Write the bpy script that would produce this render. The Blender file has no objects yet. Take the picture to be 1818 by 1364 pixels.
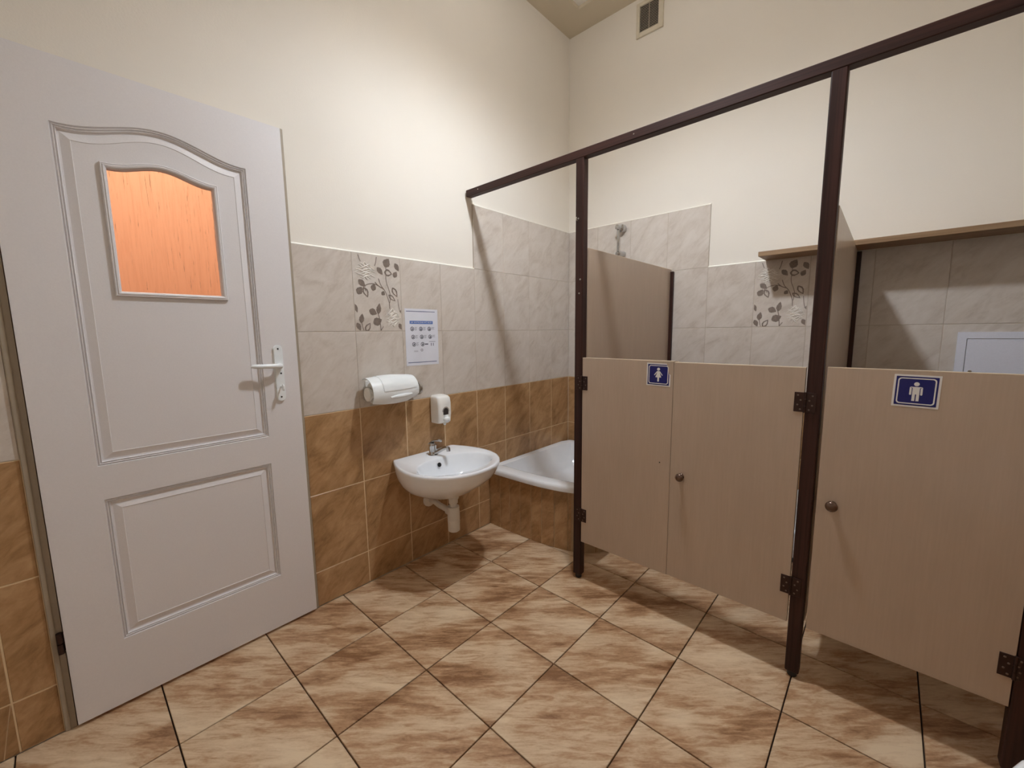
import bpy, bmesh, math, random
from mathutils import Vector, Matrix
random.seed(7)
S = bpy.context.scene
COL = S.collection

# ------------------------------------------------------------------ camera, world, exposure
FPX = 728.88
YAW, PITCH, ROLL = -0.7403, -0.126, -0.0121
CAM = Vector((1.8417, -2.675, 1.243))
cam = bpy.data.cameras.new('camera'); cam_o = bpy.data.objects.new('camera', cam); COL.objects.link(cam_o)
cam.sensor_fit = 'HORIZONTAL'; cam.sensor_width = 36.0; cam.lens = FPX / 1818 * 36.0
cam.clip_start = 0.02
_f = Vector((math.cos(PITCH) * math.sin(YAW), math.cos(PITCH) * math.cos(YAW), math.sin(PITCH)))
_r = Vector((math.cos(YAW), -math.sin(YAW), 0)); _u = _r.cross(_f)
_r2 = math.cos(ROLL) * _r + math.sin(ROLL) * _u; _u2 = -math.sin(ROLL) * _r + math.cos(ROLL) * _u
M = Matrix.Identity(4)
for i in range(3):
    M[i][0] = _r2[i]; M[i][1] = _u2[i]; M[i][2] = -_f[i]; M[i][3] = CAM[i]
cam_o.matrix_world = M
S.camera = cam_o

w = bpy.data.worlds.new('world'); S.world = w; w.use_nodes = True
w.node_tree.nodes['Background'].inputs[0].default_value = (0.5, 0.5, 0.5, 1)
w.node_tree.nodes['Background'].inputs[1].default_value = 0.02
S.view_settings.view_transform = 'Standard'; S.view_settings.look = 'None'
S.view_settings.gamma = 1.0; S.view_settings.use_curve_mapping = False
S.view_settings.exposure = 0.0
LAMP_POS = (1.02, -1.30, 2.92); LAMP_W = 264.0; LAMP_COL = (0.905, 1.0, 1.12); SHADE_GLOW = 20.0
HALL_W = 28.0
S.cycles.max_bounces = 10; S.cycles.diffuse_bounces = 7

# ------------------------------------------------------------------ materials
def srgb(h):
    h = h.lstrip('#'); c = [int(h[i:i + 2], 16) / 255 for i in (0, 2, 4)]
    return tuple((x / 12.92 if x <= .04045 else ((x + .055) / 1.055) ** 2.4) for x in c) + (1,)
class NT:
    def __init__(s, name):
        s.m = bpy.data.materials.new(name); s.m.use_nodes = True; s.t = s.m.node_tree
        s.b = s.t.nodes['Principled BSDF']
    def n(s, typ, ins=None, **props):
        nd = s.t.nodes.new(typ)
        for k, v in props.items(): setattr(nd, k, v)
        for k, v in (ins or {}).items():
            if hasattr(v, 'links') or isinstance(v, bpy.types.NodeSocket): s.t.links.new(v, nd.inputs[k])
            else: nd.inputs[k].default_value = v
        return nd
    def math(s, op, a, b=0.0):
        return s.n('ShaderNodeMath', {0: a, 1: b}, operation=op).outputs[0]
    def ramp(s, fac, stops):
        nd = s.n('ShaderNodeValToRGB', {0: fac}); e = nd.color_ramp.elements
        while len(e) < len(stops): e.new(0.5)
        for k, (p, c) in zip(e, stops): k.position = p; k.color = c
        return nd.outputs[0]
    def set(s, **kw):
        for k, v in kw.items():
            k = k.replace('_', ' ')
            if isinstance(v, bpy.types.NodeSocket): s.t.links.new(v, s.b.inputs[k])
            else: s.b.inputs[k].default_value = v
        return s
    def bump(s, h, strength, dist=0.002):
        b = s.n('ShaderNodeBump', {'Height': h, 'Strength': strength, 'Distance': dist})
        s.t.links.new(b.outputs[0], s.b.inputs['Normal']); return s
    def local(s, rnd=0.0):
        v = s.n('ShaderNodeTexCoord').outputs['Object']
        if rnd:
            r = s.n('ShaderNodeObjectInfo').outputs['Random']
            o = s.n('ShaderNodeCombineXYZ', {0: s.math('MULTIPLY', r, rnd), 1: s.math('MULTIPLY', r, rnd * 1.7), 2: s.math('MULTIPLY', r, rnd * 2.3)})
            v = s.n('ShaderNodeVectorMath', {0: v, 1: o.outputs[0]}, operation='ADD').outputs[0]
        return v

def plain(name, col, rough=0.5, metal=0.0, spec=0.5, var=0.04, scale=30, bump=0.0, coat=0.0):
    t = NT(name); v = t.local(3.0)
    nz = t.n('ShaderNodeTexNoise', {'Vector': v, 'Scale': scale, 'Detail': 3.0}).outputs['Fac']
    c = col if isinstance(col, tuple) else srgb(col)
    d = tuple(x * (1 - var) for x in c[:3]) + (1,)
    l = tuple(min(1, x * (1 + var)) for x in c[:3]) + (1,)
    t.set(Base_Color=t.ramp(nz, [(0.3, d), (0.7, l)]), Roughness=rough, Metallic=metal, Specular_IOR_Level=spec, Coat_Weight=coat)
    if bump: t.bump(nz, bump, 0.001)
    return t.m

def paint(name, col, bump=0.25):
    t = NT(name); v = t.local()
    a = t.n('ShaderNodeTexNoise', {'Vector': v, 'Scale': 2.2, 'Detail': 4.0}).outputs['Fac']
    f = t.n('ShaderNodeTexNoise', {'Vector': v, 'Scale': 160.0, 'Detail': 3.0}).outputs['Fac']
    d = tuple(x * .965 for x in col[:3]) + (1,)
    t.set(Base_Color=t.ramp(a, [(0.3, d), (0.7, col)]), Roughness=0.75, Specular_IOR_Level=0.25).bump(f, bump, 0.0012)
    return t.m

def tile_mat(name, dark, mid, light, rough, vein, hor=False):
    """marbled ceramic with diagonal veins; the wall coordinate is x+y of the tile's own frame."""
    t = NT(name); v = t.local(19.0)
    sp = t.n('ShaderNodeSeparateXYZ', {0: v})
    if hor: u_, w_ = sp.outputs[0], sp.outputs[1]; c, s = 0.74, 0.67
    else: u_, w_ = t.math('ADD', sp.outputs[0], sp.outputs[1]), sp.outputs[2]; c, s = 0.72, 0.69
    al = t.math('ADD', t.math('MULTIPLY', u_, c), t.math('MULTIPLY', w_, s))
    ac = t.math('SUBTRACT', t.math('MULTIPLY', w_, c), t.math('MULTIPLY', u_, s))
    def nz(ka, kb, det, dist=0.0, off=0.0):
        vec = t.n('ShaderNodeCombineXYZ', {0: t.math('MULTIPLY', al, ka), 1: t.math('MULTIPLY', ac, kb), 2: off}).outputs[0]
        return t.n('ShaderNodeTexNoise', {'Vector': vec, 'Scale': 1.0, 'Detail': det, 'Distortion': dist, 'Roughness': 0.6}).outputs['Fac']
    if hor:
        big = nz(2.5, 8.0, 3.0, 0.45); streak = nz(11.0, 62.0, 5.0, 0.9, 3.0); spk = nz(85.0, 190.0, 3.0, 0.0, 7.0)
        f = t.math('ADD', t.math('ADD', t.math('MULTIPLY', big, 0.62), t.math('MULTIPLY', streak, 0.34)), t.math('MULTIPLY', spk, 0.10))
        f = t.math('SUBTRACT', f, 0.035)
        colr = t.ramp(f, [(0.37, dark), (0.46, mid), (0.535, tuple(a * .4 + b * .6 for a, b in zip(mid, light))), (0.62, light)])
    else:
        big = nz(5.0, 10.0, 4.0, 1.1); streak = nz(13.0, 34.0, 5.0, 1.6, 3.0); spk = nz(60.0, 130.0, 3.0, 0.0, 7.0)
        f = t.math('ADD', t.math('ADD', t.math('MULTIPLY', big, 0.64), t.math('MULTIPLY', streak, 0.26)), t.math('MULTIPLY', spk, 0.10))
        colr = t.ramp(f, [(0.36, dark), (0.47, mid), (0.62, light)])
    t.set(Base_Color=colr, Roughness=rough, Specular_IOR_Level=0.45)
    t.bump(t.math('ADD', spk, t.math('MULTIPLY', streak, 0.6)), vein, 0.0008)
    return t.m

def wood(name, dark, light, axis, rough, kfine=150.0, klong=2.5, bump=0.15, spec=0.5):
    t = NT(name); v = t.local(11.0)
    sc = [kfine, kfine, kfine]; sc[axis] = klong
    vec = t.n('ShaderNodeVectorMath', {0: v, 1: tuple(sc)}, operation='MULTIPLY').outputs[0]
    a = t.n('ShaderNodeTexNoise', {'Vector': vec, 'Scale': 1.0, 'Detail': 4.0, 'Distortion': 0.25}).outputs['Fac']
    sc2 = [x * 0.16 for x in sc]; sc2[axis] = klong * .6
    vec2 = t.n('ShaderNodeVectorMath', {0: v, 1: tuple(sc2)}, operation='MULTIPLY').outputs[0]
    b = t.n('ShaderNodeTexNoise', {'Vector': vec2, 'Scale': 1.0, 'Detail': 2.0}).outputs['Fac']
    f = t.math('ADD', t.math('MULTIPLY', a, 0.55), t.math('MULTIPLY', b, 0.45))
    t.set(Base_Color=t.ramp(f, [(0.36, dark), (0.64, light)]), Roughness=rough, Specular_IOR_Level=spec).bump(a, bump, 0.0006)
    return t.m

m_wall = paint('cream_wall_paint', (0.81, 0.765, 0.69, 1))
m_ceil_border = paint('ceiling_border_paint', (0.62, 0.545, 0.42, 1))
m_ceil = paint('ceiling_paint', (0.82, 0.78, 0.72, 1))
m_hall = paint('orange_wall_paint', (0.84, 0.52, 0.355, 1))
m_beige = tile_mat('beige_marbled_tile', (0.52, 0.455, 0.395, 1), (0.60, 0.54, 0.48, 1), (0.66, 0.605, 0.55, 1), 0.30, 0.2)
m_brown = tile_mat('brown_marbled_tile', (0.275, 0.152, 0.065, 1), (0.395, 0.228, 0.104, 1), (0.52, 0.325, 0.168, 1), 0.30, 0.25)
m_floor = tile_mat('brown_cream_floor_tile', (0.245, 0.118, 0.052, 1), (0.46, 0.275, 0.150, 1), (0.73, 0.57, 0.385, 1), 0.36, 0.35, hor=True)
m_grout_d = plain('dark_floor_grout', (0.035, 0.02, 0.012, 1), 0.9)
m_grout_c = plain('cream_grout', (0.74, 0.57, 0.36, 1), 0.9)
m_caulk = plain('cream_caulk', (0.86, 0.83, 0.74, 1), 0.5)
m_grout_b = plain('beige_grout', (0.50, 0.43, 0.36, 1), 0.9)
m_wenge_x = wood('dark_wood_along_beam', (0.017, 0.0055, 0.004, 1), (0.054, 0.019, 0.013, 1), 0, 0.5, spec=0.3)
m_wenge_z = wood('dark_wood_upright', (0.017, 0.0055, 0.004, 1), (0.054, 0.019, 0.013, 1), 2, 0.5, spec=0.3)
m_lam = wood('pale_laminate', (0.475, 0.37, 0.282, 1), (0.51, 0.40, 0.308, 1), 2, 0.30, 160.0, 9.0, 0.05)
m_shelf = wood('oak_shelf_board', (0.24, 0.145, 0.075, 1), (0.36, 0.235, 0.135, 1), 0, 0.45, 120.0, 3.0, 0.1)
m_band = plain('pale_edge_banding', (0.68, 0.56, 0.42, 1), 0.4)
m_door = plain('white_door_lacquer', (0.74, 0.715, 0.72, 1), 0.42, var=0.015, scale=220, bump=0.12)
m_frame = plain('grey_beige_frame_paint', (0.36, 0.30, 0.225, 1), 0.5)
m_white = plain('white_plastic', (0.84, 0.87, 0.88, 1), 0.30, var=0.01)
m_white_warm = plain('warm_white_plastic', (0.87, 0.86, 0.82, 1), 0.35, var=0.02)
m_pipe = plain('off_white_pipe_plastic', (0.74, 0.70, 0.64, 1), 0.38, var=0.03)
m_ceramic = plain('white_glazed_ceramic', (0.87, 0.90, 0.94, 1), 0.08, var=0.01, coat=0.5)
m_acryl = plain('white_tub_acrylic', (0.85, 0.87, 0.90, 1), 0.14, var=0.01, coat=0.3)
m_chrome = plain('chrome', (0.55, 0.55, 0.55, 1), 0.10, 1.0, var=0.02)
m_satin = plain('satin_metal', (0.55, 0.52, 0.47, 1), 0.30, 1.0)
m_hinge = plain('dark_bronze_metal', (0.045, 0.022, 0.017, 1), 0.38, 0.6)
m_screw = plain('dull_screw_metal', (0.20, 0.15, 0.125, 1), 0.4, 0.8)
m_knob = plain('brown_knob', (0.10, 0.05, 0.028, 1), 0.22, 0.35, coat=0.6)
m_black = plain('black_plastic', (0.012, 0.012, 0.012, 1), 0.4)
m_dark = plain('dark_window_plastic', (0.035, 0.03, 0.03, 1), 0.15)
m_navy = plain('navy_print', (0.004, 0.006, 0.135, 1), 0.32, var=0.02)
m_signw = plain('white_print', (0.80, 0.78, 0.76, 1), 0.35, var=0.02)
m_paper = plain('white_paper', (0.72, 0.73, 0.80, 1), 0.6, var=0.03, scale=12)
m_pnavy = plain('printed_dark_blue', (0.03, 0.05, 0.16, 1), 0.6)
m_pblue = plain('printed_blue', (0.07, 0.16, 0.47, 1), 0.6)
m_pgrey = plain('printed_grey', (0.10, 0.10, 0.13, 1), 0.6)
m_leaf = plain('taupe_leaf_glaze', (0.215, 0.17, 0.14, 1), 0.4, var=0.15, scale=90)
m_rose = plain('embossed_rose_highlight', (0.86, 0.82, 0.76, 1), 0.06, coat=1.0)  # pale colour stands in for highlights on the embossed lines
m_vent = plain('aged_vent_plastic', (0.66, 0.60, 0.48, 1), 0.45)
m_shade = plain('dark_green_enamel', (0.05, 0.06, 0.055, 1), 0.4)
m_shade_in = plain('white_shade_enamel', (0.70, 0.68, 0.63, 1), 0.5)
m_metal_box = plain('white_powder_coat', (0.74, 0.76, 0.86, 1), 0.4, var=0.02, bump=0.1, scale=200)
t = NT('glowing_bulb_glass'); t.set(Base_Color=(1, .95, .85, 1), Emission_Color=(1, .9, .75, 1), Emission_Strength=30.0); m_bulb = t.m
t = NT('shade_fill_glow'); t.set(Base_Color=(.8, .76, .68, 1), Emission_Color=(1, .98, .96, 1), Emission_Strength=SHADE_GLOW, Roughness=.3); m_shade_glow = t.m  # emission added to the shade to brighten upper walls and ceiling
t = NT('rippled_glass'); v = t.local()
vec = t.n('ShaderNodeVectorMath', {0: v, 1: (1.0, 150.0, 8.0)}, operation='MULTIPLY').outputs[0]
nz = t.n('ShaderNodeTexNoise', {'Vector': vec, 'Scale': 1.0, 'Detail': 3.0, 'Distortion': 0.6}).outputs['Fac']
t.set(Base_Color=t.ramp(nz, [(0.30, (.93, .885, .86, 1)), (0.55, (.98, .97, .96, 1))]), Roughness=0.12, Transmission_Weight=1.0, IOR=1.3).bump(nz, 0.8, 0.006); m_glass = t.m

# ------------------------------------------------------------------ mesh helpers
def new_bm(): return bmesh.new()
def box(bm, x0, x1, y0, y1, z0, z1, bev=0.0, seg=1):
    r = bmesh.ops.create_cube(bm, size=1.0)
    for q in r['verts']:
        q.co = Vector(((x0 + x1) / 2 + q.co.x * (x1 - x0), (y0 + y1) / 2 + q.co.y * (y1 - y0), (z0 + z1) / 2 + q.co.z * (z1 - z0)))
    if bev:
        es = {e for q in r['verts'] for e in q.link_edges}
        bmesh.ops.bevel(bm, geom=list(es), offset=bev, segments=seg, profile=0.5, affect='EDGES', clamp_overlap=True)
    return bm
def frame_of(d):
    d = d.normalized(); a = Vector((0, 0, 1)) if abs(d.z) < .9 else Vector((1, 0, 0))
    p = d.cross(a).normalized(); return p, d.cross(p).normalized()
def rings(bm, rs, cap0=True, cap1=True, closed=False):
    vs = [[bm.verts.new(p) for p in r] for r in rs]; n = len(vs[0])
    for a, b in zip(vs, vs[1:] + ([vs[0]] if closed else [])):
        for i in range(n):
            bm.faces.new((a[i], a[(i + 1) % n], b[(i + 1) % n], b[i]))
    if not closed:
        if cap0: bm.faces.new(vs[0][::-1])
        if cap1: bm.faces.new(vs[-1])
    return vs
def lathe(bm, o, d, prof, n=24):
    """prof: (distance along d, radius)"""
    o = Vector(o); d = Vector(d).normalized(); p, q = frame_of(d)
    rings(bm, [[o + d * h + (p * math.cos(2 * math.pi * i / n) + q * math.sin(2 * math.pi * i / n)) * max(r, 1e-4) for i in range(n)] for h, r in prof])
    return bm
def cyl(bm, a, b, r, r2=None, n=16):
    a, b = Vector(a), Vector(b); return lathe(bm, a, b - a, [(0, r), ((b - a).length, r if r2 is None else r2)], n)
def tube(bm, pts, rad, n=12, closed=False):
    pts = [Vector(p) for p in pts]; rs = []; up = None
    for i, p in enumerate(pts):
        d = (pts[min(i + 1, len(pts) - 1)] - pts[max(i - 1, 0)]).normalized()
        if up is None: a, _ = frame_of(d)
        else: a = (up - d * up.dot(d)).normalized()
        up = a; b = d.cross(a); r = rad[i] if isinstance(rad, (list, tuple)) else rad
        rs.append([p + (a * math.cos(2 * math.pi * k / n) + b * math.sin(2 * math.pi * k / n)) * r for k in range(n)])
    rings(bm, rs); return bm
def prism(bm, outline, fn, h0, h1):
    """outline: 2-D points; fn(u, v, h) -> 3-D"""
    rings(bm, [[fn(u, v, h0) for u, v in outline], [fn(u, v, h1) for u, v in outline]]); return bm
def catmull(pts, k=6, closed=False):
    out = []; n = len(pts)
    for i in range(n if closed else n - 1):
        g = lambda j: Vector(pts[j % n]) if closed else Vector(pts[max(0, min(n - 1, j))])
        p0, p1, p2, p3 = g(i - 1), g(i), g(i + 1), g(i + 2)
        for s in range(k):
            t_ = s / k
            out.append(0.5 * ((2 * p1) + (p2 - p0) * t_ + (2 * p0 - 5 * p1 + 4 * p2 - p3) * t_ * t_ + (3 * p1 - p0 - 3 * p2 + p3) * t_ ** 3))
    if not closed: out.append(Vector(pts[-1]))
    return out
def rrect(cu, cv, w_, h_, r, n=5):
    out = []
    for k, (sx, sy) in enumerate(((1, 1), (-1, 1), (-1, -1), (1, -1))):
        for i in range(n + 1):
            a = math.pi / 2 * (k + i / n)
            out.append((cu + sx * (w_ / 2 - r) + r * math.cos(a), cv + sy * (h_ / 2 - r) + r * math.sin(a)))
    return out
def wloc(o):
    v = Vector((0, 0, 0))
    while o: v += o.location; o = o.parent
    return v
def fin(name, bm, mat, parent=None, origin=None, smooth=False, recalc=True):
    """link the bmesh (built in room coordinates) as ONE object with its origin at the middle of its box"""
    if recalc: bmesh.ops.recalc_face_normals(bm, faces=bm.faces[:])
    if origin is None:
        lo = [min(q.co[i] for q in bm.verts) for i in range(3)]; hi = [max(q.co[i] for q in bm.verts) for i in range(3)]
        origin = Vector([(a + b) / 2 for a, b in zip(lo, hi)])
    else: origin = Vector(origin)
    for q in bm.verts: q.co -= origin
    me = bpy.data.meshes.new(name); bm.to_mesh(me); bm.free()
    if smooth:
        me.polygons.foreach_set('use_smooth', [True] * len(me.polygons))
        me.set_sharp_from_angle(angle=math.radians(smooth if smooth is not True else 35))
    me.materials.append(mat)
    o = bpy.data.objects.new(name, me); COL.objects.link(o)
    if parent: o.parent = parent; o.location = origin - wloc(parent)
    else: o.location = origin
    return o
def linked(name, me, loc, parent):
    o = bpy.data.objects.new(name, me); COL.objects.link(o); o.parent = parent
    o.location = Vector(loc) - (wloc(parent) if parent else Vector((0, 0, 0))); return o
def empty(name, loc):
    o = bpy.data.objects.new(name, None); COL.objects.link(o); o.location = loc; o.empty_display_size = 0.1; return o
def tag(o, label, cat, group=None):
    o['label'] = label; o['category'] = cat
    if group: o['group'] = group
    return o
def struct(o, label=None):
    o['kind'] = 'structure'
    if label: o['label'] = label
    return o
def fbox(name, mat, parent, x0, x1, y0, y1, z0, z1, bev=0.0, seg=1):
    return fin(name, box(new_bm(), x0, x1, y0, y1, z0, z1, bev, seg), mat, parent)

# ------------------------------------------------------------------ room shell
XR, YF, ZC = 2.47, -3.30, 3.32          # right wall, wall behind the camera, ceiling height
PT = 0.009                              # wall paint lies this far behind the tile faces
DY0, DY1, DZ1 = -2.786, -1.996, 2.050   # doorway in the left wall
bm = new_bm(); box(bm, -1.62, XR + .12, YF - .12, PT + .12, -0.12, -0.009)
floor = struct(fin('floor', bm, m_grout_d), 'floor of brown and cream square tiles laid in straight rows with dark joints')
bm = new_bm(); box(bm, -1.62, XR + .12, YF - .12, PT + .12, ZC + .02, ZC + .14)
ceiling = struct(fin('ceiling', bm, m_ceil), 'plain light ceiling')
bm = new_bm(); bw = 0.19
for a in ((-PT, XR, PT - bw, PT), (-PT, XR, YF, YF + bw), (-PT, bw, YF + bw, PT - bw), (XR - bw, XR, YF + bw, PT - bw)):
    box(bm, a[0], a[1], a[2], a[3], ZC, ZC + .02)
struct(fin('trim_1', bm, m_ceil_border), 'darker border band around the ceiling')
bm = new_bm()
box(bm, -.13, -PT, DY1, PT, -.009, ZC + .02); box(bm, -.13, -PT, YF, DY0, -.009, ZC + .02); box(bm, -.13, -PT, DY0, DY1, DZ1, ZC + .02)
wall_left = struct(fin('wall_left', bm, m_wall), 'cream wall with the white door and the tiled lower part above the washbasin')
bm = new_bm(); box(bm, -.13, XR + .12, PT, PT + .12, -.009, ZC + .02)
wall_back = struct(fin('wall_back', bm, m_wall), 'cream wall behind the cubicles, tiled below')
bm = new_bm(); box(bm, XR + PT, XR + .12, YF, PT, -.009, ZC + .02)
wall_right = struct(fin('wall_right', bm, m_wall), 'cream wall on the right, tiled below')
bm = new_bm(); box(bm, -.13, XR + .12, YF - .12, YF, -.009, ZC + .02)
wall_front = struct(fin('wall_front', bm, m_wall), 'cream wall facing the cubicles')
# the passage seen through the door's pane
bm = new_bm(); box(bm, -1.62, -1.50, YF, PT, -.009, ZC + .02)
struct(fin('wall_passage', bm, m_hall), 'orange wall of the passage behind the door pane')
bm = new_bm(); box(bm, -1.50, -.13, YF - .12, YF, -.009, ZC + .02); box(bm, -1.50, -.13, PT - .6, PT - .5, -.009, ZC + .02)
struct(fin('wall_passage_end', bm, m_hall), 'orange end walls of the passage behind the door')

# ---- tiles
TW, TH, Z0, SA, SB = 0.253, 0.3629, 0.891, 0.2203, 0.2488
def tile_bm(u0, u1, v0, v1, t_, c=0.0012):
    """a bevelled slab in (u, v), face at depth 0, back at depth -t"""
    b = new_bm()
    r0 = [(u0, v0), (u1, v0), (u1, v1), (u0, v1)]; r1 = [(u0 + c, v0 + c), (u1 - c, v0 + c), (u1 - c, v1 - c), (u0 + c, v1 - c)]
    return b, [(r0, -t_), (r0, -c), (r1, 0.0)]
tile_cache = {}
def lay_tile(parent, fn, kind, u0, u1, v0, v1, gap, mat, thick=PT, name='tile', lift=0.0):
    u0 += gap / 2; u1 -= gap / 2; v0 += gap / 2; v1 -= gap / 2
    if u1 - u0 < .012 or v1 - v0 < .012: return None
    cu, cv = (u0 + u1) / 2, (v0 + v1) / 2
    key = (kind, mat.name, round(u1 - u0, 4), round(v1 - v0, 4), name)
    loc = fn(cu, cv, lift)
    if key not in tile_cache:
        b, rs = tile_bm(-(u1 - u0) / 2, (u1 - u0) / 2, -(v1 - v0) / 2, (v1 - v0) / 2, thick)
        z = Vector(fn(0, 0, 0))
        rings(b, [[Vector(fn(u, v, d)) - z for u, v in r] for r, d in rs], cap0=False)
        o = fin(name, b, mat, parent, origin=(0, 0, 0)); tile_cache[key] = o.data
        o.location = Vector(loc) - wloc(parent); return o
    return linked(name, tile_cache[key], loc, parent)
f_left = lambda u, v, d: (d, u, v)           # u = y
f_back = lambda u, v, d: (u, -d, v)          # u = x
f_right = lambda u, v, d: (XR - d, u, v)
f_floor = lambda u, v, d: (u, v, d)
ROWS = [(0.0, Z0 - 2 * TH, 'b'), (Z0 - 2 * TH, Z0 - TH, 'b'), (Z0 - TH, Z0, 'b'), (Z0, Z0 + TH, 'c'), (Z0 + TH, Z0 + 2 * TH, 'c')]
TOP = Z0 + 2 * TH; TOP3 = Z0 + 3 * TH
decor = []
def tiles_wall(parent, fn, kind, cuts, extra, decor_col=None):
    for i, (a, b) in enumerate(zip(cuts, cuts[1:])):
        for r, (z0, z1, k) in enumerate(ROWS):
            if kind == 'left' and r == 0 and abs(b + 2.878) < .001: continue     # cut as a wedge below
            o = lay_tile(parent, fn, kind, a, b, z0, z1, (.0044 if k == 'b' else .0024), m_brown if k == 'b' else m_beige)
            if decor_col == i and r == 4: decor.append((o, fn, (a + b) / 2, (z0 + z1) / 2))
        if extra(a, b): lay_tile(parent, fn, kind, a, b, TOP, TOP3, .0022, m_beige)
def grout(parent, fn, u0, u1, v0, v1, mat):
    b = new_bm(); rr = [(u0, v0), (u1, v0), (u1, v1), (u0, v1)]
    rings(b, [[Vector(fn(u, v, d)) for u, v in rr] for d in (-PT, -.0013)]); fin('grout', b, mat, parent)
# left wall: from the corner to the door, then beyond the door
cuts = sorted([-(SA + i * TW) for i in range(8)] + [0.0]); cuts[0] = DY1
tiles_wall(wall_left, f_left, 'left', cuts, lambda a, b: a > -(SA + 3 * TW) - .01, decor_col=1)
grout(wall_left, f_left, DY1, 0, 0, Z0, m_grout_c); grout(wall_left, f_left, DY1, 0, Z0, TOP, m_grout_b)
grout(wall_left, f_left, -(SA + 3 * TW), 0, TOP, TOP3, m_grout_b)
cuts = [YF, -3.131, -2.878, DY0]
tiles_wall(wall_left, f_left, 'left', cuts, lambda a, b: False)
grout(wall_left, f_left, YF, DY0, 0, Z0, m_grout_c); grout(wall_left, f_left, YF, DY0, Z0, TOP, m_grout_b)
# back wall
cuts = [0.0] + [SB + i * TW for i in range(9)] + [XR]
tiles_wall(wall_back, f_back, 'back', cuts, lambda a, b: b < SB + 3 * TW + .01, decor_col=5)
grout(wall_back, f_back, 0, XR, 0, Z0, m_grout_c); grout(wall_back, f_back, 0, XR, Z0, TOP, m_grout_b)
grout(wall_back, f_back, 0, SB + 3 * TW, TOP, TOP3, m_grout_b)
def caulk(parent, fn, u0, u1, v):
    b = new_bm(); rings(b, [[Vector(fn(u, v + dv, d)) for dv, d in ((-.001, -PT), (-.001, .0004), (.003, -.001), (.007, -PT))] for u in (u0, u1)])
    fin('caulk_bead', b, m_caulk, parent)
caulk(wall_left, f_left, DY1, -(SA + 3 * TW), TOP); caulk(wall_left, f_left, -(SA + 3 * TW), 0, TOP3)
caulk(wall_back, f_back, SB + 3 * TW, XR, TOP); caulk(wall_back, f_back, 0, SB + 3 * TW, TOP3)
for pts in (((-2.8797, .163), (-2.9085, .001), (-2.8797, .001)), ((-2.8822, .163), (-3.129, .163), (-3.129, .001), (-2.911, .001))):
    b = new_bm(); rings(b, [[Vector((d, u, v)) for u, v in pts] for d in (-PT, 0)]); fin('tile', b, m_brown, wall_left)
# right wall
cuts = [YF] + [-.07 - i * TW for i in range(12, -1, -1)] + [0.0]
tiles_wall(wall_right, f_right, 'right', cuts, lambda a, b: False)
grout(wall_right, f_right, YF, 0, 0, Z0, m_grout_c); grout(wall_right, f_right, YF, 0, Z0, TOP, m_grout_b)
# floor: 33 cm squares in straight rows
FT = 0.3367; FX, FY = 0.3285 - FT, -1.5414 - 6 * FT
for i in range(9):
    for j in range(12):
        a, b = max(FX + i * FT, 0), min(FX + (i + 1) * FT, XR); c, d = max(FY + j * FT, YF), min(FY + (j + 1) * FT, 0)
        if b - a > .02 and d - c > .02: lay_tile(floor, f_floor, 'floor', a, b, c, d, .0042, m_floor, .009)

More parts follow.
